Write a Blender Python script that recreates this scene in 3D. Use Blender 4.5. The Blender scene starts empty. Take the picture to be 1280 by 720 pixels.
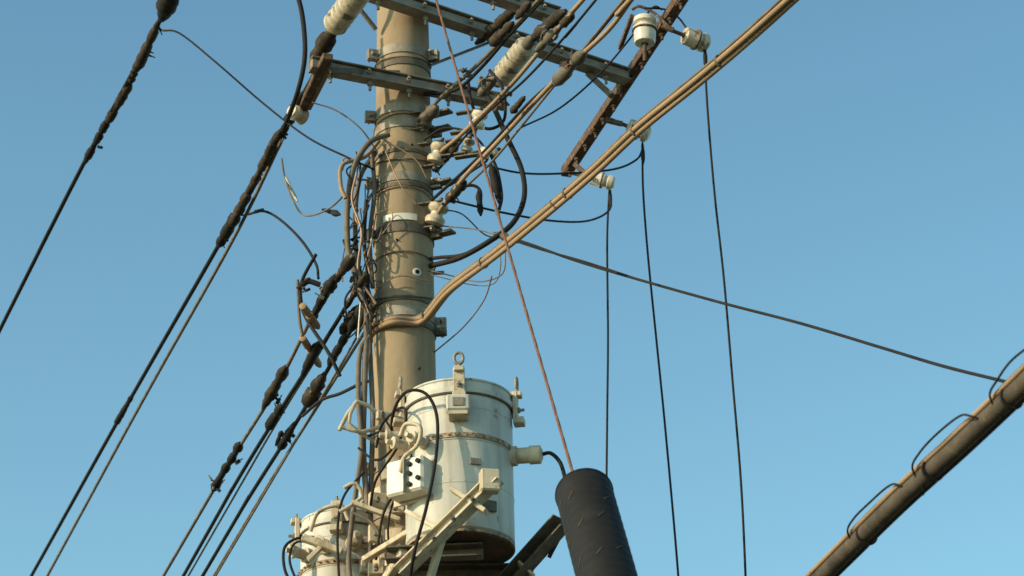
import bpy, math, random
from mathutils import Vector, Matrix
random.seed(7)
scene=bpy.context.scene
# ------------------------------------------------------------------ camera
PITCH=math.radians(27); ROLL=math.radians(1.35); F=3555.6
CAM=Vector((0.512,-12.0,1.6))
fwd=Vector((0,math.cos(PITCH),math.sin(PITCH)))
up0=Vector((0,-math.sin(PITCH),math.cos(PITCH))); r0=Vector((1,0,0))
right=r0*math.cos(ROLL)-up0*math.sin(ROLL)
up=up0*math.cos(ROLL)+r0*math.sin(ROLL)
cd=bpy.data.cameras.new("camera"); cam=bpy.data.objects.new("camera",cd)
scene.collection.objects.link(cam)
cd.lens=100; cd.sensor_width=36; cd.clip_end=5000; cd.clip_start=0.1
cd.dof.use_dof=True; cd.dof.focus_distance=12.2; cd.dof.aperture_fstop=6.3
M=Matrix((right,up,-fwd)).transposed().to_4x4(); M.translation=CAM
cam.matrix_world=M; scene.camera=cam
# survey helpers: bearing + plan depth (S) or bearing + height above ground (H)
def ray(u,v): return fwd*F+right*(u-640)+up*(360-v)
def S(u,v,y):
    d=ray(u,v); return CAM+d*((y-CAM.y)/d.y)
def H(u,v,z):
    d=ray(u,v); return CAM+d*((z-CAM.z)/d.z)
# ------------------------------------------------------------------ materials
def mk(name,c1,c2,rough=0.7,metal=0.0,scale=8,bump=0.15,spot=None,spot_scale=25,spot_lo=0.58,spot_hi=0.68,stretch=(1,1,1),coat=0,streak=None,spec=0.5,stamt=0.75):
    m=bpy.data.materials.new(name); m.use_nodes=True
    n=m.node_tree.nodes; l=m.node_tree.links
    b=n["Principled BSDF"]; b.inputs["Metallic"].default_value=metal; b.inputs["Specular IOR Level"].default_value=spec
    tc=n.new("ShaderNodeTexCoord"); mp=n.new("ShaderNodeMapping"); mp.inputs["Scale"].default_value=stretch
    l.new(tc.outputs["Object"],mp.inputs["Vector"])
    t=n.new("ShaderNodeTexNoise"); t.inputs["Scale"].default_value=scale; t.inputs["Detail"].default_value=8; t.inputs["Roughness"].default_value=0.65
    l.new(mp.outputs[0],t.inputs["Vector"])
    r=n.new("ShaderNodeValToRGB"); r.color_ramp.elements[0].position=0.35; r.color_ramp.elements[1].position=0.65
    r.color_ramp.elements[0].color=(*c1,1); r.color_ramp.elements[1].color=(*c2,1)
    l.new(t.outputs["Fac"],r.inputs["Fac"]); out=r.outputs["Color"]
    def layer(out,vec,sc,lo,hi,col,amt=1):
        t2=n.new("ShaderNodeTexNoise"); t2.inputs["Scale"].default_value=sc; t2.inputs["Detail"].default_value=6
        l.new(vec,t2.inputs["Vector"])
        r2=n.new("ShaderNodeValToRGB"); r2.color_ramp.elements[0].position=lo; r2.color_ramp.elements[1].position=hi
        r2.color_ramp.elements[1].color=(amt,amt,amt,1)
        l.new(t2.outputs["Fac"],r2.inputs["Fac"])
        mx=n.new("ShaderNodeMixRGB"); mx.inputs[2].default_value=(*col,1)
        l.new(r2.outputs["Color"],mx.inputs[0]); l.new(out,mx.inputs[1]); return mx.outputs[0]
    if spot: out=layer(out,mp.outputs[0],spot_scale,spot_lo,spot_hi,spot)
    if streak:
        m2=n.new("ShaderNodeMapping"); m2.inputs["Scale"].default_value=(streak[1],streak[1],streak[2]); l.new(tc.outputs["Object"],m2.inputs["Vector"])
        out=layer(out,m2.outputs[0],1.0,0.50,0.72,streak[0],stamt)
    l.new(out,b.inputs["Base Color"])
    mr=n.new("ShaderNodeMapRange"); mr.inputs[3].default_value=max(0,rough-0.12); mr.inputs[4].default_value=min(1,rough+0.12)
    l.new(t.outputs["Fac"],mr.inputs[0]); l.new(mr.outputs[0],b.inputs["Roughness"])
    bp=n.new("ShaderNodeBump"); bp.inputs["Strength"].default_value=bump; bp.inputs["Distance"].default_value=0.01
    t3=n.new("ShaderNodeTexNoise"); t3.inputs["Scale"].default_value=scale*9; t3.inputs["Detail"].default_value=5
    l.new(tc.outputs["Object"],t3.inputs["Vector"]); l.new(t3.outputs["Fac"],bp.inputs["Height"]); l.new(bp.outputs[0],b.inputs["Normal"])
    if coat: b.inputs["Coat Weight"].default_value=coat
    return m
CONC=mk("weathered_concrete",(0.25,0.187,0.120),(0.32,0.243,0.160),0.9,0,3.0,0.25,(0.20,0.148,0.095),9,0.55,0.75,(1,1,0.35),streak=((0.17,0.128,0.083),14,0.9),spec=.25,stamt=.6)
GALV=mk("galvanised_steel",(0.18,0.150,0.12),(0.31,0.265,0.215),0.65,0.25,14,0.2,(0.13,0.095,0.07),30,0.68,0.80,spec=.35)
DGALV=mk("old_steel",(0.08,0.066,0.053),(0.165,0.135,0.105),0.7,0.2,14,0.2,(0.10,0.065,0.045),30,0.66,0.78,spec=.3)
SHTH=mk("dark_cable_sheath",(0.045,0.035,0.028),(0.10,0.078,0.058),0.75,0,9,0.15,(0.14,0.105,0.075),20,0.6,0.75,spec=.25)
CREAM=mk("cream_painted_steel",(0.43,0.35,0.245),(0.56,0.47,0.345),0.6,0.0,10,0.15,(0.20,0.125,0.07),28,0.60,0.74,streak=((0.25,0.18,0.115),25,3),spec=.35)
RUST=mk("rusty_steel",(0.070,0.042,0.030),(0.145,0.090,0.062),0.85,0.1,22,0.4,(0.24,0.155,0.10),40,0.57,0.68,spec=.25)
RUSTW=mk("rusty_wire",(0.13,0.065,0.042),(0.19,0.098,0.065),0.85,0.0,30,0.05,spec=.2)
PORC=mk("glazed_porcelain",(0.54,0.47,0.37),(0.68,0.61,0.50),0.3,0,12,0.05,(0.28,0.20,0.13),18,0.58,0.75,(1,1,1),0.3)
PORCD=mk("aged_porcelain",(0.38,0.31,0.22),(0.54,0.46,0.35),0.42,0,12,0.1,(0.14,0.095,0.065),22,0.54,0.67)
BLK=mk("black_rubber",(0.010,0.009,0.009),(0.022,0.018,0.015),0.75,0,6,0.05,spec=.2)
BLKD=mk("dusty_black_cover",(0.018,0.014,0.011),(0.068,0.049,0.034),0.8,0,16,0.35,spec=.2)
GRYC=mk("grey_cable",(0.095,0.076,0.058),(0.18,0.145,0.11),0.7,0,14,0.1,spec=.25)
BRNC=mk("tan_cable",(0.25,0.168,0.105),(0.32,0.218,0.142),0.78,0,3,0.0,spec=.2)
COPW=mk("copper_wire",(0.22,0.13,0.085),(0.31,0.20,0.13),0.5,0.3,20,0.1)
TANK=mk("tank_paint",(0.39,0.375,0.335),(0.51,0.487,0.435),0.55,0,3.0,0.08,(0.20,0.145,0.10),16,0.65,0.73,(1.6,1.6,1.0),streak=((0.24,0.20,0.165),18,1.0),spec=.3,stamt=.75)
TANKB=mk("tank_underside",(0.045,0.03,0.022),(0.10,0.065,0.045),0.85,0,9,0.3,spec=.2)
TRUST=mk("rust_band",(0.20,0.13,0.075),(0.42,0.33,0.22),0.7,0,25,0.2,(0.13,0.07,0.04),45,0.47,0.62)
PLAS=mk("black_plastic",(0.007,0.0065,0.0065),(0.013,0.012,0.0115),0.75,0,5,0.04,(0.022,0.018,0.015),9,0.6,0.85,spec=.25)
SLOT=mk("slot_lit_edge",(0.04,0.030,0.022),(0.08,0.06,0.042),0.8,0,20,0.1,spec=.2)  # paler than the guard: the lit edges of the notches as colour
WHT=mk("white_plate",(0.52,0.48,0.40),(0.66,0.62,0.54),0.5,0,10,0.05,(0.34,0.28,0.21),14,0.6,0.75)
ASPH=mk("asphalt",(0.04,0.04,0.04),(0.06,0.06,0.06),0.9,0,30,0.3)
SOIL=mk("soil",(0.10,0.085,0.06),(0.09,0.11,0.05),0.95,0,0.6,0.4)
PAINT=mk("road_paint",(0.7,0.7,0.68),(0.8,0.8,0.78),0.7,0,10,0.1)
# ------------------------------------------------------------------ mesh tools
def group(name,loc):
    e=bpy.data.objects.new(name,None); e.empty_display_size=0.1; e.location=loc
    scene.collection.objects.link(e); return e
def mesh(name,vs,fs,mat,parent=None,smooth=True,ang=38):
    o=Vector(parent.location) if parent else (sum((Vector(v) for v in vs),Vector())/len(vs))
    me=bpy.data.meshes.new(name); me.from_pydata([Vector(v)-o for v in vs],[],fs); me.update()
    me.materials.append(mat)
    if smooth:
        me.shade_smooth(); me.set_sharp_from_angle(angle=math.radians(ang))
    ob=bpy.data.objects.new(name,me); scene.collection.objects.link(ob)
    if parent: ob.parent=parent
    else: ob.location=o
    return ob
def cat(pts,n=8):
    pts=[Vector(p) for p in pts]
    if len(pts)<3: return [pts[0].lerp(pts[-1],i/n) for i in range(n+1)]
    P=[pts[0]*2-pts[1]]+pts+[pts[-1]*2-pts[-2]]; out=[]
    for i in range(1,len(P)-2):
        a,b,c,d=P[i-1:i+3]
        for k in range(n):
            t=k/n; out.append(0.5*((2*b)+(c-a)*t+(2*a-5*b+4*c-d)*t*t+(3*b-a-3*c+d)*t**3))
    out.append(pts[-1]); return out
def frames(path):
    T=[]
    for i in range(len(path)):
        a=path[max(i-1,0)]; b=path[min(i+1,len(path)-1)]; d=b-a
        T.append(d.normalized() if d.length>1e-9 else Vector((0,0,1)))
    n=T[0].orthogonal().normalized(); res=[]
    for t in T:
        n=(n-t*n.dot(t)); n=n.normalized() if n.length>1e-6 else t.orthogonal().normalized()
        res.append((t,n,t.cross(n)))
    return res
def tubeg(path,r,seg):
    fr=frames(path); vs=[];fs=[]
    for i,(p,(t,n,b)) in enumerate(zip(path,fr)):
        rr=r[i] if isinstance(r,list) else r
        for k in range(seg):
            a=2*math.pi*k/seg; vs.append(p+n*math.cos(a)*rr+b*math.sin(a)*rr)
    for i in range(len(path)-1):
        for k in range(seg):
            k2=(k+1)%seg; fs.append((i*seg+k,i*seg+k2,(i+1)*seg+k2,(i+1)*seg+k))
    fs.append(tuple(range(seg-1,-1,-1))); m=(len(path)-1)*seg; fs.append(tuple(range(m,m+seg)))
    return vs,fs
def tube(name,pts,r,mat,parent=None,seg=8,n=8,sm=True):
    path=cat(pts,n) if sm else [Vector(p) for p in pts]
    vs,fs=tubeg(path,r,seg); return mesh(name,vs,fs,mat,parent,True,70)
def strands(name,pts,k,off,r,pitch,mat,parent=None,n=30):
    path=cat(pts,n); fr=frames(path); VS=[];FS=[]
    L=[0]
    for i in range(1,len(path)): L.append(L[-1]+(path[i]-path[i-1]).length)
    for s in range(k):
        sp=[]
        for p,(t,nn,b),l in zip(path,fr,L):
            a=2*math.pi*(s/k+l/pitch); sp.append(p+(nn*math.cos(a)+b*math.sin(a))*off)
        vs,fs=tubeg(sp,r,10); o=len(VS); VS+=vs; FS+=[tuple(i+o for i in f) for f in fs]
    return mesh(name,VS,FS,mat,parent,True,70)
def lathe(name,p0,axis,prof,mat,parent=None,seg=24,squash=None):
    p0=Vector(p0); ax=Vector(axis).normalized(); n=ax.orthogonal().normalized(); b=ax.cross(n); vs=[];fs=[]
    for d,r in prof:
        for k in range(seg):
            a=2*math.pi*k/seg; vs.append(p0+ax*d+(n*math.cos(a)+b*math.sin(a))*max(r,1e-4))
    for i in range(len(prof)-1):
        for k in range(seg):
            k2=(k+1)%seg; fs.append((i*seg+k,i*seg+k2,(i+1)*seg+k2,(i+1)*seg+k))
    fs.append(tuple(range(seg-1,-1,-1))); m=(len(prof)-1)*seg; fs.append(tuple(range(m,m+seg)))
    return mesh(name,vs,fs,mat,parent,True,35)
def boxg(c,X,Y,Z,sx,sy,sz,bev=0.12):
    b=min(sx,sy,sz)*bev; vs=[];idx={}
    for i in (-1,1):
        for j in (-1,1):
            for k in (-1,1):
                for w in range(3):
                    hx=sx/2-(b if w!=0 else 0); hy=sy/2-(b if w!=1 else 0); hz=sz/2-(b if w!=2 else 0)
                    idx[(i,j,k,w)]=len(vs); vs.append(c+X*i*hx+Y*j*hy+Z*k*hz)
    fs=[]
    for i in (-1,1):
        fs.append([idx[(i,-1,-1,0)],idx[(i,1,-1,0)],idx[(i,1,1,0)],idx[(i,-1,1,0)]])
        fs.append([idx[(-1,i,-1,1)],idx[(1,i,-1,1)],idx[(1,i,1,1)],idx[(-1,i,1,1)]])
        fs.append([idx[(-1,-1,i,2)],idx[(1,-1,i,2)],idx[(1,1,i,2)],idx[(-1,1,i,2)]])
    for i in (-1,1):
        for j in (-1,1):
            fs.append([idx[(i,j,-1,0)],idx[(i,j,1,0)],idx[(i,j,1,1)],idx[(i,j,-1,1)]])
            fs.append([idx[(i,-1,j,0)],idx[(i,1,j,0)],idx[(i,1,j,2)],idx[(i,-1,j,2)]])
            fs.append([idx[(-1,i,j,1)],idx[(1,i,j,1)],idx[(1,i,j,2)],idx[(-1,i,j,2)]])
            for k in (-1,1): fs.append([idx[(i,j,k,0)],idx[(i,j,k,1)],idx[(i,j,k,2)]])
    out=[]
    for f in fs:
        cc=sum((vs[q] for q in f),Vector())/len(f); nn=(vs[f[1]]-vs[f[0]]).cross(vs[f[2]]-vs[f[0]])
        out.append(tuple(f) if nn.dot(cc-c)>0 else tuple(reversed(f)))
    return vs,out
def box(name,c,sx,sy,sz,mat,parent=None,yaw=0,X=None,Y=None,Z=None):
    if X is None:
        X=Vector((math.cos(yaw),math.sin(yaw),0)); Y=Vector((-math.sin(yaw),math.cos(yaw),0)); Z=Vector((0,0,1))
    vs,fs=boxg(Vector(c),X,Y,Z,sx,sy,sz); return mesh(name,vs,fs,mat,parent,False)
def bar(name,a,b,w,h,mat,parent=None,upv=(0,0,1),chan=False,t=0.008):
    a=Vector(a);b=Vector(b);X=(b-a).normalized();Y=Vector(upv).cross(X).normalized();Z=X.cross(Y);L=(b-a).length;c=(a+b)/2
    if not chan:
        vs,fs=boxg(c,X,Y,Z,L,w,h); return mesh(name,vs,fs,mat,parent,False)
    VS=[];FS=[]
    for cc,sy,sz in ((c+Z*(h/2-t/2),w,t),(c+Y*(w/2-t/2)-Z*0.0,t,h-2*t-0.001),(c-Z*(h/2-t/2),w,t)):
        vs,fs=boxg(cc,X,Y,Z,L,sy,sz); o=len(VS); VS+=vs; FS+=[tuple(i+o for i in f) for f in fs]
    return mesh(name,VS,FS,mat,parent,False)
def bolt(p,ax,parent,r=0.012,l=0.03,mat=GALV):
    lathe("bolt",p,ax,[(0,r),(l*0.45,r),(l*0.45+0.0005,r*0.55),(l,r*0.55)],mat,parent,6)
def lump(name,a,b,r,mat,parent=None,seed=0,k=9):
    # moulded / taped cover over a conductor
    rnd=random.Random(seed); a=Vector(a);b=Vector(b);L=(b-a).length; prof=[(-L*.06,r*0.3)]
    for i in range(1,k): 
        d=L*i/k; q=r*rnd.choice([0.62,0.72,0.85,0.95,1.0]); prof.append((d-0.3*L/k,q)); prof.append((d+0.3*L/k,q*rnd.uniform(.93,1.05)))
    prof.append((L*1.06,r*0.3)); o=lathe(name,a,b-a,prof,mat,parent,12)
    for v in o.data.vertices: v.co+=Vector((rnd.uniform(-1,1),rnd.uniform(-1,1),rnd.uniform(-1,1)))*r*0.06
    return o
def ribbed(p,ax,L,r,ribs,mat,parent,core=0.6):
    prof=[(0,r*0.45)]
    for i in range(ribs):
        d0=L*(i+0.1)/ribs; s=L/ribs
        prof+=[(d0,r*core),(d0+s*0.12,r*0.93),(d0+s*0.3,r),(d0+s*0.5,r*0.95),(d0+s*0.72,r*core)]
    prof.append((L,r*0.45)); return lathe("porcelain_body",p,ax,prof,mat,parent,24)
# ------------------------------------------------------------------ ground / road
mesh("ground",[(-900,-900,0),(900,-900,0),(900,900,0),(-900,900,0)],[(0,1,2,3)],SOIL,None,False)
sd=Vector((-0.34,0.94,0)).normalized(); sn=Vector((sd.y,-sd.x,0))
def strip(name,off,w,z,mat,l=300):
    c=sn*off; a=c-sd*l; b=c+sd*l
    mesh(name,[a-sn*w/2+Vector((0,0,z)),a+sn*w/2+Vector((0,0,z)),b+sn*w/2+Vector((0,0,z)),b-sn*w/2+Vector((0,0,z))],[(0,1,2,3)],mat,None,False)
strip("road",4.2,6.0,0.004,ASPH); strip("road_edge_line",1.5,0.15,0.008,PAINT); strip("road_edge_line",6.9,0.15,0.008,PAINT)
bar("kerb",sn*1.05-sd*100+Vector((0,0,0.06)),sn*1.05+sd*100+Vector((0,0,0.06)),0.18,0.13,CONC)
# ------------------------------------------------------------------ utility pole
pole=group("utility_pole",(0,0,0))
PR=[(0,0.215),(3,0.188),(6.73,0.153),(9.23,0.128),(10.8,0.113)]
def prad(z):
    for (a,ra),(b,rb) in zip(PR,PR[1:]):
        if z<=b: return ra+(rb-ra)*(z-a)/(b-a)
    return PR[-1][1]
lathe("shaft",(0,0,0),(0,0,1),[(z*0.1,prad(z*0.1)) for z in range(0,109)]+[(10.81,0.06)],CONC,pole,64)
def zat(v,front=True): return S(505,v,-0.14 if front else 0).z
def pband(v,h=0.045,mat=GALV,lug=None,proud=0.006):
    z=zat(v); r=prad(z)
    lathe("band",(0,0,z-h/2),(0,0,1),[(0,r),(0,r+proud),(h,r+proud),(h,r-0.001)],mat,pole,64)
    for ang in (lug or []):
        a=math.radians(ang); d=Vector((math.cos(a),math.sin(a),0)); c=d*(r+0.03)+Vector((0,0,z))
        box("band_ear",c,0.05,0.012,h*1.1,mat,pole,a)
        box("band_ear",c+Vector((-d.y,d.x,0))*0.022,0.05,0.010,h*1.1,mat,pole,a)
        bolt(c+Vector((-d.y,d.x,0))*0.05,Vector((d.y,-d.x,0)),pole,0.012,0.10)
for v,h,m,lg in ((58,.05,GALV,[200,-20]),(75,.03,DGALV,None),(132,.05,GALV,[-30,190]),(152,.045,GALV,[-15]),(186,.02,DGALV,None),(219,.045,GALV,[-20,200]),(229,.02,DGALV,None),(283,.05,DGALV,[-25,195]),(372,.022,DGALV,None),(388,.05,GALV,[0,185]),(402,.03,DGALV,[-10]),(578,.05,GALV,[200]),(612,.06,CREAM,[200,-60]),(640,.03,GALV,None),(668,.05,CREAM,[190]),(700,.05,CREAM,[200])):
    pband(v,h,m,lg)
def arcplate(v,a0,a1,h,mat,nm):
    z=zat(v); r=prad(z)+0.009; vs=[];fs=[]; N=16
    for i in range(N+1):
        a=math.radians(a0+(a1-a0)*i/N)
        for rr,zz in ((r,z-h/2),(r,z+h/2),(r-0.004,z+h/2),(r-0.004,z-h/2)): vs.append(Vector((math.cos(a)*rr,math.sin(a)*rr,zz)))
    for i in range(N):
        for k in range(4): fs.append((i*4+k,(i+1)*4+k,(i+1)*4+(k+1)%4,i*4+(k+1)%4))
    fs.append((0,1,2,3)); fs.append((N*4+3,N*4+2,N*4+1,N*4)); mesh(nm,vs,fs,mat,pole,True)
arcplate(271,-128,-62,0.035,WHT,"number_strip")
z=zat(339); a=math.radians(-62); d=Vector((math.cos(a),math.sin(a),0)); r=prad(z)
lathe("step_socket_ring",d*(r-0.01)+Vector((0,0,z)),d,[(0,.021),(.014,.021),(.016,.017),(.016,.012)],WHT,pole)
lathe("step_socket_hole",d*(r-0.008)+Vector((0,0,z)),d,[(0,.010),(.0165,.010)],BLK,pole)
for v,a in ((180,-70),(460,-60),(300,-100)):
    z=zat(v);a=math.radians(a);d=Vector((math.cos(a),math.sin(a),0)); bolt(d*(prad(z)-.005)+Vector((0,0,z)),d,pole,.006,.02,BLK)
for v,t in ((190,.04),(240,-.03),(360,.05),(150,-.04),(318,-.015),(66,.02)):
    z=zat(v); r=prad(z)+.008; tube("tie_wire",[Vector((math.cos(k/12*2*math.pi)*r,math.sin(k/12*2*math.pi)*r,z+t*math.sin(k/12*2*math.pi))) for k in range(13)],.0035,DGALV if t>0 else COPW,pole,6,4)
for v,a in ((95,0),(188,180),(325,0),(430,182)):
    z=zat(v);a=math.radians(a);d=Vector((math.cos(a),math.sin(a),0)); tube("step_bolt",[d*.1+Vector((0,0,z)),d*(prad(z)+.05)+Vector((0,0,z))],.010,GALV,pole,8,2)
# ------------------------------------------------------------------ crossarms
def xarm(name,p0,p1,w=.065,h=.065,mat=GALV,nb=5):
    g=group(name,(p0+p1)/2); bar("channel",p0,p1,w,h,mat,g,chan=True,t=.007)
    bar("web",p0+Vector((0,.002,0)),p1+Vector((0,.002,0)),w*.6,h*.72,mat,g)
    for i in range(nb):
        p=p0.lerp(p1,(i+.5)/nb); bolt(p-Vector((0,0,h/2)),(0,0,-1),g,.014,.05,mat); bolt(p-Vector((0,w/2,0)),(0,-1,0),g,.012,.03,mat)
    return g
A0=S(388,80,-.36)
A1=H(632,128,A0.z); g=xarm("crossarm",A0,A1)
B1=S(784,96,.52); zB=B1.z; B0=H(535,14,zB); B0=B0+(B0-B1)*0.35; g2=xarm("crossarm",B0,B1,.075,.07,GALV,6)
C1=H(697,20,S(697,20,-.2).z); C0=H(600,-12,C1.z); xarm("crossarm",C0,C1,.07,.07,GALV,3)
tube("brace",[S(470,37,-.1),S(440,-2,-.2),S(425,-30,-.25)],.012,GALV,pole,8,3)
bar("brace",S(537,82,-.05),S(640,42,.2),.03,.008,DGALV,pole)
bar("brace",S(735,92,.42),S(765,120,.35),.03,.03,DGALV,pole)
bar("brace",S(500,92,-.14),S(412,88,-.38),.012,.03,DGALV,pole)
K0=H(858,-12,zB+.05);K1=H(707,216,zB+.05)
kb=group("insulator_bracket",(K0+K1)/2); bar("rail",K0,K1,.055,.05,RUST,kb,chan=True); bar("rail_core",K0,K1,.035,.035,RUST,kb)
for i in range(13):
    p=K0.lerp(K1,(i+.5)/13); bolt(p+Vector((random.uniform(-.01,.01),0,-.02)),(0,0,-1),kb,.014,.045,RUST)
    if i%3==0: box("clamp",p,.075,.05,.065,RUST,kb,math.radians(-70))
def pin_ins(p,ax,L,r,mat,nm="insulator"):
    p=Vector(p);ax=Vector(ax).normalized(); g=group(nm,p)
    lathe("pin",p-ax*.10,ax,[(0,.010),(.10,.010),(.10,.02),(.115,.02)],RUST,g,10)
    lathe("porcelain_body",p,ax,[(0,r*.55),(L*.03,r*.8),(L*.1,r*.86),(L*.45,r*.9),(L*.5,r*1.0),(L*.56,r*.98),(L*.6,r*.72),(L*.68,r*.70),(L*.74,r*.95),(L*.9,r*.9),(L,r*.55)],mat,g,28)
    lathe("rim",p+ax*L*.45,ax,[(0,r*.92),(.001,r*1.02),(.008,r*1.02),(.009,r*.9)],RUST,g,28)
    return g
pin_ins(S(806,55,.0),S(806,10,.0)-S(806,55,.0),.16,.062,PORC)
pin_ins(S(855,44,-.05),S(886,56,.02)-S(855,44,-.05),.14,.052,PORCD)
pin_ins(S(785,158,.55),S(810,168,.55)-S(785,158,.55),.12,.05,PORCD)
pin_ins(S(738,222,.85),S(770,230,.85)-S(738,222,.85),.13,.042,PORC)
for a,b in (((790,20,.0),(775,60,.3)),((842,38,-.1),(828,32,-.1)),((778,155,.5),(757,150,.5)),((735,220,.8),(718,205,.85))):
    bar("arm",S(*a),S(*b),.02,.025,RUST,kb)
tube("arm_hook",[S(790,12,0),S(800,8,0),S(820,18,0),S(838,36,-.1)],.008,RUST,kb,8,5)
# ------------------------------------------------------------------ strain insulators
def strain(p0,p1,r,ribs,mat,sleeve=None):
    g=group("strain_insulator",(p0+p1)/2); d=(p1-p0); L=d.length; d.normalize()
    ribbed(p0+d*.03,d,L-.06,r,ribs,mat,g,.72)
    lathe("end_cap",p0-d*.03,d,[(0,.015),(.02,.03),(.07,.03)],DGALV,g,12); lathe("end_cap",p1-d*.04,d,[(0,.03),(.05,.03),(.09,.012)],DGALV,g,12)
    return g
zA=A0.z
strain(H(415,36,zA+.1),H(458,-22,zA+.1),.062,8,PORCD)
strain(H(622,102,zA+.12),H(662,52,zA+.12),.055,8,PORCD)
lump("dead_end_cover",H(392,75,zA+.06),H(418,36,zA+.1),.045,BLKD,None,3,6)
lump("dead_end_cover",H(598,52,zA+.4),H(648,8,zA+.4),.033,BLKD,None,4,7)
lump("dead_end_cover",H(664,50,zA+.12),H(705,15,zA+.12),.033,BLKD,None,14,7)
g=group("dead_end_clamp",H(385,120,zA)); bar("strap",H(410,70,zA-.02),H(372,148,zA-.02),.05,.035,RUST,g); bar("strap",H(402,92,zA+.02),H(380,135,zA+.02),.07,.02,BRNC,g)
lathe("spool",H(364,138,zA-.05),H(385,150,zA-.05)-H(364,138,zA-.05),[(0,.03),(.02,.042),(.04,.038),(.05,.03),(.07,.038),(.085,.042),(.095,.03)],PORCD,g)
# ------------------------------------------------------------------ left spans
def line(name,pts,z,r,mat=BLK,ext=None,sag=0):
    P=[H(u,v,z) for u,v in pts]
    if ext: P.append(P[-1]+(P[-1]-P[-2]).normalized()*ext)
    return tube(name,P,r,mat,None,8,8)
z1=9.35; CS=.76
line("power_line",[(222,-30),(206,10),(185,55),(108,198),(50,312),(0,412)],z1,.0125,BLK,14)
def cover(pts,z,r,seed,mat=BLKD,name="wire_cover",k=9): lump(name,H(*pts[0],z),H(*pts[1],z),r*CS,mat,None,seed,k)
cover(((220,-25),(203,22)),z1,.072,1,BLK,"line_cover",6); cover(((198,28),(172,85)),z1,.036,2); cover(((176,72),(163,102)),z1,.030,3); cover(((162,105),(135,152)),z1,.035,5); cover(((134,152),(106,203)),z1,.030,6,BLK,"wire_cover",11)
z2=zA
line("power_line",[(396,88),(372,130),(350,168),(277,300),(152,518),(38,722)],z2,.0125,BLK,12)
line("power_line",[(352,176),(290,302),(180,498),(58,722)],z2-.05,.010,GRYC,12)
cover(((378,118),(350,172)),z2,.038,11,BLK); cover(((350,165),(318,228)),z2,.034,12); cover(((322,220),(296,268)),z2,.036,13); cover(((298,264),(274,306)),z2,.044,14,BLK); cover(((165,495),(145,530)),z2,.030,15,BLK)
cover(((340,182),(330,205)),z2-.05,.035,16); cover(((308,246),(290,280)),z2-.05,.035,17)
z3=zat(372)
LA=[(442,318),(405,368),(345,485),(285,582),(203,722)];LB=[(456,345),(410,420),(346,520),(290,612),(228,722)]
LC=[(458,380),(395,487),(360,545),(305,632),(252,722)];LD=[(464,402),(415,480),(345,590),(266,722)]
for P,zz,r in ((LA,z3+.12,.010),(LB,z3+.05,.011),(LC,z3,.011),(LD,z3-.03,.008)): line("service_line",P,zz,r,BLK if r>.01 else GRYC,12)
line("service_line",[(450,350),(400,440),(345,530),(240,712)],z3+.08,.006,GRYC,12)
line("service_line",[(468,380),(440,432),(400,500),(330,618)],z3-.05,.006,GRYC,12)
cv=[(LA,.12,(440,322),(418,352),.038),(LA,.12,(420,345),(398,382),.045),(LA,.12,(405,372),(388,400),.034),(LA,.12,(357,460),(330,508),.040),(LA,.12,(300,555),(285,582),.036),(LA,.12,(285,580),(267,612),.034),
(LB,.05,(456,345),(432,385),.028),(LB,.05,(398,430),(378,470),.035),(LB,.05,(352,508),(335,535),.036),(LB,.05,(446,385),(428,415),.04),(LC,0,(458,378),(438,412),.04),(LC,0,(432,420),(412,455),.03),(LC,0,(404,470),(383,505),.055),(LC,0,(368,530),(350,560),.036),(LD,-.03,(352,540),(345,556),.02)]
for i,(P,dz,a,b,r) in enumerate(cv): cover((a,b),z3+dz,r,30+i,BLK if i%3 else BLKD,"wire_cover",6)
for (a,b,s) in (((378,382),(398,410),1),((378,422),(400,458),2)):
    pa=H(*a,z3+.06);pb=H(*b,z3+.06); L=(pb-pa).length
    lathe("wire_clamp",pa,pb-pa,[(0,.010),(.004,.018),(L*.3,.019),(L*.32,.014),(L*.42,.014),(L*.44,.02),(L*.9,.018),(L,.009)],BRNC,None,10)
def bits(c,z,n,s,seed,mat=BLKD):
    rnd=random.Random(seed); g=group("wire_connector",H(*c,z))
    for i in range(n):
        p=Vector(g.location)+Vector([rnd.uniform(-1,1)*s for _ in range(3)]); X=Vector([rnd.uniform(-1,1) for _ in range(3)]).normalized();Y=X.orthogonal().normalized();Z=X.cross(Y)
        box("clamp_body",p,rnd.uniform(.3,1.1)*s,rnd.uniform(.3,.7)*s,rnd.uniform(.2,.6)*s,mat,g,X=X,Y=Y,Z=Z)
        if i%2: bolt(p,X,g,.006,.04,mat)
for i,(c,dz) in enumerate((((408,365),.12),((382,358),.12),((436,390),.02),((395,485),0),((346,515),.05),((290,572),.12),((270,604),.12),((362,545),0),((340,495),.12),((445,350),.1))):
    bits(c,z3+dz,5,.030,100+i,BLKD if i%3 else DGALV)
for i,c in enumerate(((182,70),(196,35),(160,112),(122,178))): bits(c,z1,4,.024,140+i,BLKD)
for i,c in enumerate(((352,166),(322,222),(297,266),(278,298))): bits(c,z2,4,.026,150+i,BLKD)
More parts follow.
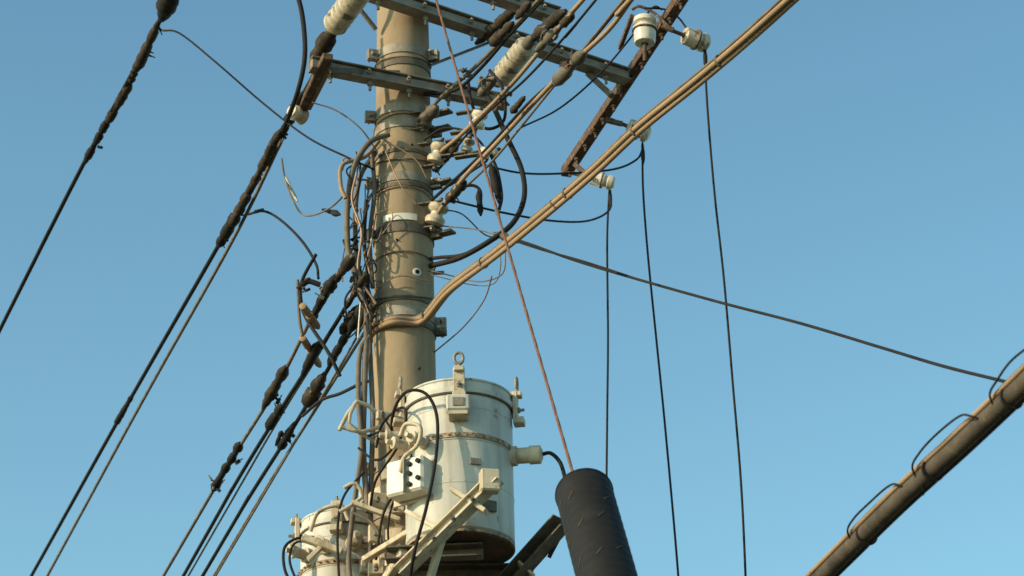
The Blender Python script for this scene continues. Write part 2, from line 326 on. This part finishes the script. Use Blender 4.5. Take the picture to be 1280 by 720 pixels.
# ------------------------------------------------------------------ loose cables
def cab(pts,r,mat=BLK,name="cable",n=8): return tube(name,[S(*p) for p in pts],r,mat,None,8,n)
cab([(368,-20,-.3),(378,20,-.3),(381,70,-.32),(372,115,-.3),(356,158,0)],.012)
cab([(203,38,.2),(225,42,.1),(270,78,0),(330,130,0),(385,172,-.1),(435,197,-.15),(468,212,-.13)],.005)
cab([(390,128,-.2),(420,138,-.2),(450,160,-.2),(472,190,-.14)],.004,GRYC)
cab([(310,268,1.2),(330,264,1),(352,276,.8),(378,302,.5),(395,330,.3),(398,348,.2)],.007)
cab([(352,198,.3),(356,222,.3),(366,250,.2),(378,268,.2),(395,268,.1),(415,258,0),(432,242,-.1)],.005,GRYC)
lump("wire_clamp",S(357,222,.3),S(371,250,.25),.011,PORCD,None,71,5)
lump("wire_clamp",S(404,262,.1),S(424,268,.0),.016,BLK,None,72,4)
cab([(395,318,.2),(378,350,.2),(376,375,.2),(384,400,.2),(410,440,.1),(425,470,.1)],.009)
cab([(372,362,.2),(385,352,.2),(400,356,.2)],.014)
cab([(372,350,.2),(374,395,.2),(378,420,.2)],.008,DGALV)
cab([(470,474,-.05),(450,480,0),(425,492,.1),(402,500,.2),(378,520,.5)],.008)
cab([(318,265,1.1),(330,262,1.1)],.01)
ris=[([(486,168,-.17),(462,178,-.2),(442,210,-.18),(434,262,-.16),(436,318,-.16),(448,352,-.17),(458,400,-.15),(456,470,-.15),(454,560,-.15),(460,640,-.2)],.014,GRYC),
([(470,190,-.1),(450,222,-.12),(444,272,-.12),(447,330,-.12),(462,372,-.1),(462,430,-.1),(466,520,-.14),(464,600,-.16),(462,730,-.16)],.012,GRYC),
([(474,176,-.12),(456,196,-.16),(428,206,-.2),(426,232,-.2),(432,248,-.2)],.010,BRNC),
([(464,186,-.12),(468,240,-.12),(462,300,-.13),(466,360,-.12)],.011,GRYC),
([(458,250,-.15),(455,300,-.16),(460,350,-.16),(452,400,-.15),(446,420,-.1)],.010,BLK),
([(430,300,-.1),(440,330,-.12),(450,372,-.16),(468,396,-.17)],.009,BLK),
([(446,216,-.2),(440,250,-.2),(452,290,-.2),(448,340,-.2),(470,380,-.18)],.006,COPW),
([(462,420,-.15),(450,440,-.15),(448,500,-.16),(452,560,-.18),(444,620,-.2),(436,690,-.2),(438,730,-.2)],.012,GRYC)]
for p,r,m in ris: cab(p,r,m,"riser_cable")
rnd=random.Random(5)
for i in range(22):
    u=rnd.uniform(440,470);v=rnd.uniform(175,360); P=[]
    for k in range(5):
        P.append((u,v,-.14+rnd.uniform(-.07,.06))); u+=rnd.uniform(-16,14); u=min(max(u,428),478); v+=rnd.uniform(-12,38)
    cab(P,rnd.choice([.003,.0035,.004,.005]),rnd.choice([COPW,COPW,GRYC,BLK,BRNC,WHT]),"tie_wire")
for P in ([(470,170,-.15),(490,180,-.17),(520,200,-.17),(533,222,-.15)],[(478,180,-.17),(500,230,-.18),(520,255,-.16)],[(470,360,-.16),(500,345,-.18),(535,352,-.14)],[(472,300,-.17),(490,275,-.18),(486,262,-.17),(470,268,-.17)]):
    cab(P,.003,COPW,"tie_wire")
# ------------------------------------------------------------------ low-voltage rack and spans toward the camera
def spool(c,s=.045,yaw=0,mat=PORCD,tilt=(.3,-.2,1)):
    c=Vector(c);g=group("spool_insulator",c);ax=Vector(tilt).normalized()
    lathe("porcelain_body",c-ax*s*1.1,ax,[(0,s*.5),(s*.12,s*.9),(s*.5,s),(s*.75,s*.9),(s*.95,s*.6),(s*1.25,s*.6),(s*1.45,s*.9),(s*1.7,s),(s*2.05,s*.9),(s*2.2,s*.5)],mat,g,24)
    tube("bolt",[c-ax*s*1.7,c+ax*s*1.7],.009,DGALV,g,8,2)
    bar("clevis",c-ax*s*1.3,c-ax*s*1.3+Vector((-.12,.03,0)),.03,.008,DGALV,g); bar("clevis",c+ax*s*1.3,c+ax*s*1.3+Vector((-.12,.03,0)),.03,.008,DGALV,g)
spool(S(548,192,-.12),.048); spool(S(546,268,-.12),.05); spool(S(532,150,-.14),.035,0,DGALV); spool(S(598,150,-.3),.04,0,PORC); spool(S(611,190,-.3),.035,0,PORC,(1,.2,.4)); spool(S(585,182,-.2),.03)
for v in (132,152,219,283): 
    z=zat(v); bar("rack_arm",(prad(z)*.9,-.03,z),(prad(z)+.10,-.10,z-.01),.05,.012,DGALV,pole)
zc=[S(534,150,-.13).z,S(548,192,-.12).z,S(546,268,-.12).z]
wires=[([(520,162),(545,128),(600,78),(668,6),(700,-30)],zc[0]+.02,.010,GRYC),
([(548,192),(580,165),(640,105),(690,45),(732,-4),(760,-35)],zc[1],.0105,BRNC),
([(550,210),(600,150),(660,96),(720,30),(748,-4)],zc[1]-.05,.006,BLK),
([(546,268),(580,222),(620,180),(700,94),(760,38),(792,-4),(820,-34)],zc[2],.011,BRNC),
([(540,250),(600,195),(660,130),(712,84),(740,50)],zc[2]+.06,.008,BLK),
([(555,258),(612,205),(650,160),(700,98)],zc[2]+.02,.006,GRYC),
([(530,118),(570,112),(602,84),(640,40),(672,6)],zc[0]+.15,.009,BLK)]
for P,z_,r,m in wires: line("service_line",P,z_,r,m,4)
for i,(a,b,z_,r) in enumerate((((672,62),(700,34),zc[1],.036),((700,34),(716,18),zc[1],.03),((694,104),(730,66),zc[2],.042),((646,22),(662,4),zc[0],.03),((520,160),(545,135),zc[0],.045),((560,250),(580,228),zc[2],.036),((552,205),(570,180),zc[1],.036),((615,55),(640,30),zc[0],.038),((600,118),(618,98),zc[1],.034),((640,140),(655,122),zc[2],.024))):
    cover((a,b),z_,r,200+i,BLKD if i%2 else DGALV,"wire_clamp",6)
for i,(c,z_) in enumerate((((710,78),zc[2]),((688,42),zc[1]),((530,150),zc[0]),((562,246),zc[2]),((540,280),zc[2]),((608,100),zc[1]),((628,125),zc[1]),((582,95),zc[0]),((550,205),zc[1]))): bits(c,z_,6,.034,300+i,DGALV if i%2 else RUST)
# service cable bundle
zbn=zat(402)
bp=[H(u,v,zbn) for u,v in ((472,404),(500,396),(535,381),(562,362),(620,318),(690,260),(745,212),(800,160),(870,103),(930,52),(992,-4),(1040,-48))]
bp[0]=Vector((-.15,-.03,zbn)); bp[1]=Vector((-.05,-.168,zbn-.012)); bp[2]=Vector((.09,-.16,zbn-.005))
bd=group("service_cable_bundle",bp[5]); strands("strands",bp,3,.0128,.0122,14.0,BRNC,bd,24); strands("messenger",[p+Vector((-.010,0,.026)) for p in bp],1,.001,.0065,5,GRYC,bd,24)
pth=cat(bp,12)
for i in range(26,len(pth),19):
    a=pth[i];d=(pth[min(i+1,len(pth)-1)]-pth[i-1]).normalized(); lathe("tie",a-d*.006+Vector((0,0,.006)),d,[(0,.027),(.012,.027)],GRYC,bd,16)
tube("pole_wrap",[Vector((math.cos(t)*.168,math.sin(t)*.168,zbn+.01)) for t in [math.pi*.4*k/6-math.pi*1.15 for k in range(7)]],.012,BRNC,bd,8,5)
# jumper loops
cab([(520,336,-.02),(548,330,-.1),(575,322,-.2),(608,304,-.3),(640,280,-.3),(655,248,-.3),(652,212,-.3),(634,172,-.3),(615,130,-.2),(600,108,-.1)],.013,BLK)
cab([(520,326,-.02),(548,322,-.1),(580,318,-.2),(620,298,-.3)],.009,BLK)
cab([(612,190,-.3),(622,215,-.3),(627,245,-.3),(624,262,-.3)],.008); lump("wire_clamp",S(614,208,-.3),S(624,252,-.3),.022,BLK,None,80,5)
cab([(585,100,-.1),(590,130,-.2),(606,160,-.2),(630,150,-.2),(628,110,-.2),(612,88,-.1)],.008)
cab([(560,246,-.2),(585,232,-.2),(600,238,-.2),(600,262,-.2)],.008); lump("wire_clamp",S(598,240,-.2),S(601,268,-.2),.016,BLK,None,81,4)
cab([(762,238,.9),(762,262,.8),(735,276,.6),(690,276,.3),(630,266,0),(562,250,-.1)],.0055)
cab([(804,185,.6),(795,200,.6),(765,212,.5),(700,217,.3),(650,216,0),(600,205,-.1)],.0055)
cab([(828,12,0),(815,10,0),(790,45,.2),(750,92,.3),(700,135,.3),(650,160,0)],.005)
cab([(860,38,0),(848,22,0),(832,12,0),(806,10,0)],.005)
cab([(520,276,-.02),(550,282,-.1),(590,286,-.2),(615,292,-.3),(628,297,-.3)],.0035,GRYC)
cab([(520,336,-.02),(545,340,-.1),(570,346,-.1),(600,352,-.2),(628,342,-.3),(632,312,-.3)],.0035,GRYC)
cab([(530,450,0),(548,436,-.05),(580,408,-.1),(605,375,-.2),(615,345,-.3)],.0035,GRYC)
cab([(520,340,-.02),(545,345,-.1),(590,356,-.1),(618,354,-.2),(626,330,-.3),(622,305,-.3)],.0025,GRYC)
cab([(556,262,-.1),(578,268,-.2),(604,292,-.2),(622,298,-.3)],.0035,BLK)
cab([(530,175,-.14),(556,160,-.2),(590,168,-.25),(610,196,-.3),(590,214,-.25),(562,232,-.2)],.006,BLK)
lump("wire_clamp",S(618,292,-.3),S(650,302,-.32),.020,DGALV,None,82,5)
# droppers
cab([(881,62,0),(884,130,0),(893,240,0),(905,350,0),(916,480,0),(926,600,0),(932,722,0),(936,860,0)],.0055,BLK,"drop_wire")
cab([(803,180,.6),(804,240,.6),(810,320,.6),(820,420,.6),(832,540,.6),(848,722,.6),(856,860,.6)],.0055,BLK,"drop_wire")
cab([(762,232,.9),(759,300,.9),(760,420,.9),(759,520,.9),(758,640,.9),(758,860,.9)],.0055,BLK,"drop_wire")
for a in ((881,62,0),(803,182,.6),(762,236,.9)): lump("wire_clamp",S(a[0],a[1]-4,a[2]),S(a[0]+1,a[1]+22,a[2]),.011,BLK,None,90,4)
cab([(640,298,-.3),(665,306,-.4),(720,326,-.6),(800,350,-1),(900,378,-1.5),(1000,404,-2),(1100,434,-2.5),(1180,458,-3),(1260,478,-3.4),(1340,500,-3.9),(1500,548,-4.8)],.006,BLK,"service_drop")
cab([(640,300,-.3),(680,313,-.45),(730,327,-.65),(800,350,-1)],.005,BLK,"service_drop_tie")
# ------------------------------------------------------------------ near telecom cable lower right
zt=5.0
tp=[H(u,v,zt) for u,v in ((1400,362),(1340,420),(1280,480),(1200,556),(1120,629),(1024,724),(930,817))]; tp.append(tp[-1]+(tp[-1]-tp[-2]).normalized()*12)
tg=group("telecom_cable",tp[3]); tube("sheath",tp,.028,SHTH,tg,20,12)
left=Vector((-.94,-.34,0))
tube("messenger",[p+left*.022+Vector((0,0,.026)) for p in tp],.009,BRNC,tg,8,12)
tube("second_sheath",[p-left*.012+Vector((0,0,-.018)) for p in tp],.017,BLK,tg,12,12)
for u,v,q in ((1258,502,1.),(1160,592,.8),(1078,672,.7),(1345,415,.9)):
    c=H(u,v,zt); d=(tp[2]-tp[5]).normalized(); n=Vector((0,0,1))
    tube("hanger",[c-left*.03-n*.02+d*.42, c+n*.01+left*.04+d*.40,c+n*.038+left*.045+d*.33, c+(n*.040+left*.055)*(.6+.5*q)+d*.18, c+n*.038+left*.05+d*.05,c+n*.02+left*.042-d*.02, c-n*.034+left*.0-d*.04],.0035,BLK,tg,6,6)
    lathe("hanger_clip",c+d*.03-n*.003,d,[(0,.037),(.006,.0385),(.010,.037)],BLK,tg,20)
# ------------------------------------------------------------------ guy wire with guard
G0=S(541,-14,-.15); Gt=S(722,612,-3.05)
dirg=(Gt-G0).normalized(); G1=G0+dirg*(-G0.z/dirg.z)
gw=group("guy_wire",G0); strands("strand",[G0,G0.lerp(G1,.3),G0.lerp(G1,.6),G1],4,.0026,.0036,.5,RUSTW,gw,60)
for (u,v) in ((580,98),(604,190),(640,318)):
    k=(v+14)/626; p=G0+(Gt-G0)*k; lump("guy_clamp",p,p+dirg*.07,.011,DGALV,gw,int(v),4)
gt=S(730,616,-3.06); ga=(S(764,742,-3.42)-gt).normalized(); Lg=1.5; R=.098
gg=group("guy_guard",gt)
prof=[(0,R*.5),(.0,R*.92),(.008,R)]
for k in range(1,30): 
    prof+=[(k*.05-.003,R),(k*.05,R*1.008),(k*.05+.003,R)]
prof+=[(Lg,R*1.0),(Lg+.001,R*.9)]
lathe("tube",gt,ga,prof,PLAS,gg,48)
toC=(CAM-gt).normalized(); e=(toC-ga*toC.dot(ga)).normalized(); s=ga.cross(e)
def ringpt(d,a,r=R): return gt+ga*d+(e*math.cos(a)+s*math.sin(a))*r
for d,a0 in ((.10,.95),(.115,.35),(.16,-.9),(.28,-.5),(.30,.25),(.33,1.0),(.47,-.85),(.50,-.1),(.49,.7)):
    vs=[];fs=[];N=5
    for i in range(N+1):
        a=a0+.24*i/N
        for w in (-.004,.004): vs.append(ringpt(d+w+.03*i/N,a,R+.0022)); vs.append(ringpt(d+w+.03*i/N,a,R-.006))
    for i in range(N):
        o=i*4; q=o+4
        for x,y in ((0,1),(1,3),(3,2),(2,0)): fs.append((o+x,q+x,q+y,o+y))
    fs+= [(0,1,3,2),(N*4,N*4+2,N*4+3,N*4+1)]; mesh("slot",vs,fs,SLOT,gg,False)
tube("lip",[ringpt(.006,2*math.pi*k/24,R*.985) for k in range(25)],.005,PLAS,gg,6,2)
# ------------------------------------------------------------------ transformers
def transformer(u,vt,vb,y,R,detail=True):
    T=S(u,vt,y); Bz=S(u,vb,y).z; c=Vector((T.x,y,0)); zt=T.z; Hh=zt-Bz
    g=group("transformer",(c.x,c.y,Bz))
    Bp=Vector((c.x,c.y,Bz))
    lathe("tank",Bp,(0,0,1),[(0,R*.93),(.012,R*.985),(.03,R*.985),(Hh*.585,R*.985),(Hh*.59,R),(Hh*.60,R*.99),(Hh*.88,R*.985),(Hh*.90,R*.97)],TANK,g,96)
    lathe("lid",Bp+Vector((0,0,Hh*.905)),(0,0,1),[(0,R*.97),(0,R*1.025),(.02,R*1.035),(.022,R*1.0),(Hh*.08,R*.99),(Hh*.085,R*1.01),(Hh*.095,R*1.01),(Hh*.12,R*.85),(Hh*.17,R*.4),(Hh*.18,.01)],TANK,g,96)
    lathe("base",Bp-Vector((0,0,.022)),(0,0,1),[(0,R*.6),(.0,R*.9),(.004,R*.95),(.021,R*.95)],TANKB,g,64)
    lathe("base_rim",Bp-Vector((0,0,.012)),(0,0,1),[(0,R*.955),(0,R*.99),(.011,R*.99)],TRUST,g,64)
    lathe("clamp_band",Bp+Vector((0,0,Hh*.60)),(0,0,1),[(0,R*.985),(0,R*1.012),(.022,R*1.012),(.022,R*.985)],TRUST,g,96)
    for k in range(40):
        a=2*math.pi*k/40; d=Vector((math.cos(a),math.sin(a),0)); bolt(Bp+d*R*1.005+Vector((0,0,Hh*.60+.011)),d,g,.005,.014,TRUST)
    lathe("weld",Bp+Vector((0,0,Hh*.80)),(0,0,1),[(0,R*.985),(.004,R*.994),(.008,R*.985)],TANK,g,96)
    lathe("weld",Bp+Vector((0,0,Hh*.30)),(0,0,1),[(0,R*.985),(.004,R*.994),(.008,R*.985)],TANK,g,96)
    lathe("lid_gasket",Bp+Vector((0,0,Hh*.897)),(0,0,1),[(0,R*.97),(0,R*1.012),(.006,R*1.012),(.006,R*.97)],DGALV,g,96)
    return g,Bp,Hh
R1=.243
g,Bp,Hh=transformer(573,501,686,-.39,R1)
def on(a,zf,off=0):
    a=math.radians(a); return Bp+Vector((math.cos(a)*(R1+off),math.sin(a)*(R1+off),Hh*zf))
def lug(a,zf,hook=True):
    ar=math.radians(a); d=Vector((math.cos(ar),math.sin(ar),0)); tn=Vector((-d.y,d.x,0))
    box("lug_plate",on(a,zf,.016),.02,.052,.14,CREAM,g,ar); box("lug_foot",on(a,zf-.10,.03),.05,.06,.03,CREAM,g,ar)
    box("lug_cap",on(a,zf+.085,.02),.05,.045,.022,CREAM,g,ar)
    bolt(on(a,zf-.02,.02),d,g,.013,.035); bolt(on(a,zf+.1,.02),(0,0,1),g,.012,.03)
    if hook:
        c=on(a,zf+.15,.022); tube("lifting_eye",[c+tn*.018*math.cos(t)*1.1+Vector((0,0,.027*math.sin(t)+.01)) for t in [2*math.pi*k/10 for k in range(11)]],.0075,GALV,g,8,4)
lug(-88,.955); lug(-8,.92,True); lug(-168,.93)
box("name_plate_box",on(-89,.80,.03),.06,.105,.075,TANK,g,math.radians(-89)); box("name_plate_hood",on(-89,.72,.035),.08,.085,.018,CREAM,g,math.radians(-89)); box("name_plate",on(-89,.80,.062),.006,.05,.04,GALV,g,math.radians(-89))
box("tap_plate",on(-60,.16,.004),.012,.09,.05,DGALV,g,math.radians(-60)); box("rating_plate",on(-72,.44,.002),.008,.05,.03,GALV,g,math.radians(-72))
p=on(-12,.58,-.01); ax=Vector((1,-.15,-.02)).normalized()
lathe("bushing",p,ax,[(0,.045),(.03,.045),(.032,.036),(.085,.036),(.087,.042),(.135,.042),(.14,.03),(.145,.02)],CREAM,g,28)
q=p+ax*.14
tube("bushing_lead",[q,q+Vector((.04,-.01,.0)),q+Vector((.08,-.02,-.05)),q+Vector((.10,-.02,-.13)),q+Vector((.105,0,-.19)),q+Vector((.09,.05,-.32)),q+Vector((.02,.1,-.45))],.009,BLK,g,8,8)
box("terminal_box",on(-138,.36,.045),.09,.19,.165,WHT,g,math.radians(-120)); 
bxc=on(-138,.36,.045); nx=Vector((math.cos(math.radians(-120)),math.sin(math.radians(-120)),0)); tx=Vector((-nx.y,nx.x,0))
box("terminal_box_flange",bxc-nx*.05,.012,.22,.19,CREAM,g,math.radians(-120))
for o_,zz in ((.03,.045),(.03,.0),(.03,-.05),(.075,.05),(.075,-.03)): lathe("terminal",bxc+nx*.044+tx*o_+Vector((0,0,zz)),nx,[(0,.011),(.012,.011),(.013,.006)],BLK,g,16)
bar("box_strap",bxc+nx*.047+Vector((0,0,-.08)),bxc+nx*.047+Vector((0,0,.08)),.05,.006,CREAM,g,upv=(1,0,0))
for (a,zf) in ((-150,.62),(-128,.60),(-165,.72)):
    p=on(a,zf,.0);d=Vector((math.cos(math.radians(a)),math.sin(math.radians(a)),0)); lathe("lv_bushing",p,d,[(0,.03),(.02,.03),(.025,.022),(.07,.022),(.075,.028),(.09,.028),(.095,.012),(.12,.01)],CREAM,g,20)
tube("handle",[S(500,545,-.62),S(508,530,-.64),S(525,534,-.66),S(522,556,-.66),S(505,572,-.64),S(500,590,-.62)],.010,CREAM,g,8,6)
tube("lead",[S(488,560,-.3),S(492,515,-.5),S(508,490,-.66),S(532,492,-.68),S(546,520,-.68),S(545,570,-.7),S(534,630,-.72),S(518,690,-.7),S(512,730,-.6)],.0075,BLK,g,8,8)
tube("lead",[S(470,560,-.25),S(478,530,-.3),S(500,510,-.5),S(508,520,-.6),S(496,560,-.5),S(470,600,-.3),S(462,640,-.25)],.006,BLK,g,8,8)
fr=group("transformer_platform",(0,-.1,Bp.z-.05))
bar("hanger_arm",S(500,716,-.60),S(622,596,-.80),.075,.05,CREAM,fr,chan=True); bar("hanger_arm_web",S(502,715,-.59),S(620,598,-.79),.05,.035,CREAM,fr)
box("hanger_cap",S(612,602,-.80),.085,.06,.10,CREAM,fr,.2); bar("hanger_plate",S(565,612,-.72),S(608,640,-.76),.05,.02,CREAM,fr)
bar("upright",S(536,728,-.58),S(556,662,-.66),.03,.03,CREAM,fr); bar("upright",S(510,640,-.55),S(560,668,-.66),.05,.018,CREAM,fr)
bar("beam",S(628,735,-.25),S(702,652,-.45),.07,.075,DGALV,fr,chan=True); bar("beam_flange",S(648,704,-.3),S(668,722,-.3),.06,.012,CREAM,fr)
bar("beam",Bp+Vector((-.3,.12,-.06)),Bp+Vector((.32,.16,-.06)),.07,.07,DGALV,fr,chan=True)
bar("beam",Bp+Vector((-.32,-.10,-.06)),Bp+Vector((.10,-.12,-.06)),.06,.06,DGALV,fr,chan=True)
bar("strut",S(470,745,-.2),S(505,690,-.5),.04,.04,CREAM,fr)
for t in (.15,.35,.55,.75): bolt(S(500,716,-.60).lerp(S(622,596,-.80),t)+Vector((0,-.03,-.01)),(0,-1,0),fr,.012,.03,DGALV)
sup=group("cable_bracket",(-.15,-.2,S(450,520,-.2).z))
for P in ([(424,538,-.3),(446,502,-.3),(474,518,-.22)],[(428,534,-.3),(452,540,-.28),(478,532,-.22)],[(444,504,-.3),(436,530,-.3),(470,552,-.22)],[(430,610,-.3),(444,604,-.3),(452,622,-.28),(424,640,-.3)]):
    tube("rod",[S(*q) for q in P],.010,CREAM,sup,8,2,True)
for c,w,h in (((478,520),.06,.04),((476,548),.05,.05),((486,592),.07,.06),((472,626),.08,.07),((494,636),.08,.05),((470,668),.07,.08),((488,690),.09,.07),((470,712),.07,.05),((500,618),.05,.08)):
    box("bracket_plate",S(c[0],c[1],-.2-random.random()*.06),w,.03,h,random.choice([CREAM,GALV,CREAM]),sup,random.uniform(-.5,.5)); bolt(S(c[0],c[1],-.25),(0.1,-1,.1),sup,.012,.05)
bar("bracket_arm",S(440,628,-.3),S(500,650,-.3),.03,.02,CREAM,sup); bar("bracket_arm",S(455,700,-.3),S(520,660,-.45),.035,.025,CREAM,sup)
for P,m,r in (([(478,520,-.3),(496,545,-.4),(515,560,-.5),(505,600,-.5),(480,640,-.35),(470,700,-.3)],BLK,.006),([(455,590,-.3),(430,620,-.3),(422,660,-.3),(424,730,-.3)],BLK,.006),([(448,560,-.25),(470,575,-.3),(490,560,-.35),(480,540,-.3),(460,545,-.25)],BLK,.006),([(440,640,-.3),(470,660,-.3),(490,720,-.3)],GRYC,.007),([(500,600,-.4),(485,660,-.35),(495,730,-.35)],BLK,.005)):
    cab(P,r,m)
R1=.2
g,Bp,Hh=transformer(430,656,828,.12,R1)
lug(-95,.93,False); lug(-170,.92,False); lug(-30,.93)
for (a,zf) in ((-110,.72),(-140,.70),(-75,.74)):
    p=on(a,zf,.0);d=Vector((math.cos(math.radians(a)),math.sin(math.radians(a)),0)); lathe("lv_bushing",p,d,[(0,.035),(.02,.035),(.025,.024),(.07,.024),(.075,.03),(.09,.03),(.095,.012),(.12,.01)],CREAM,g,20)
bar("clamp_bar",S(378,672,-.2),S(428,690,-.2),.04,.03,CREAM,g); bar("clamp_bar",S(385,700,-.2),S(410,676,-.2),.03,.02,CREAM,g)
cab([(402,672,-.1),(375,672,-.1),(356,684,-.1),(356,712,-.1),(368,735,-.1)],.007); cab([(398,680,-.12),(370,678,-.1),(362,700,-.1),(372,730,-.1)],.006)
tube("handle",[S(388,664,-.12),S(398,640,-.14),S(425,632,-.14),S(436,650,-.12)],.010,CREAM,g,8,6)
# ------------------------------------------------------------------ light
az=math.radians(242); el=math.radians(22)
sv=Vector((math.sin(az)*math.cos(el),math.cos(az)*math.cos(el),math.sin(el)))
sl=bpy.data.lights.new("sun","SUN"); sl.energy=4.9; sl.angle=math.radians(.5); sl.color=(1,.80,.54)
so=bpy.data.objects.new("sun",sl); scene.collection.objects.link(so); so.rotation_euler=sv.to_track_quat('Z','Y').to_euler(); so.location=(0,0,20)
w=bpy.data.worlds.new("World"); scene.world=w; w.use_nodes=True; nt=w.node_tree
bg=nt.nodes["Background"]; sk=nt.nodes.new("ShaderNodeTexSky"); sk.sky_type='NISHITA'; sk.sun_disc=False
sk.sun_elevation=el; sk.sun_rotation=az; sk.air_density=1.0; sk.dust_density=1.0; sk.ozone_density=1.0
# sky gradient put in by a tint ramp: brighter low down, deeper blue overhead
tcw=nt.nodes.new("ShaderNodeTexCoord"); sx=nt.nodes.new("ShaderNodeSeparateXYZ"); nt.links.new(tcw.outputs["Generated"],sx.inputs[0])
rmp=nt.nodes.new("ShaderNodeValToRGB"); nt.links.new(sx.outputs["Z"],rmp.inputs[0])
rmp.color_ramp.elements[0].position=.30; rmp.color_ramp.elements[0].color=(.63,.85,.74,1)
rmp.color_ramp.elements[1].position=.60; rmp.color_ramp.elements[1].color=(.48,.69,.66,1)
sc2=nt.nodes.new("ShaderNodeMixRGB"); sc2.blend_type='MULTIPLY'; sc2.inputs[0].default_value=1; sc2.inputs[2].default_value=(2,2,2,1)
nt.links.new(rmp.outputs[0],sc2.inputs[1])
tint=nt.nodes.new("ShaderNodeMixRGB"); tint.blend_type='MULTIPLY'; tint.inputs[0].default_value=1
nt.links.new(sk.outputs[0],tint.inputs[1]); nt.links.new(sc2.outputs[0],tint.inputs[2]); nt.links.new(tint.outputs[0],bg.inputs[0]); bg.inputs[1].default_value=.15
scene.view_settings.view_transform='Standard'; scene.view_settings.look='None'; scene.view_settings.exposure=0
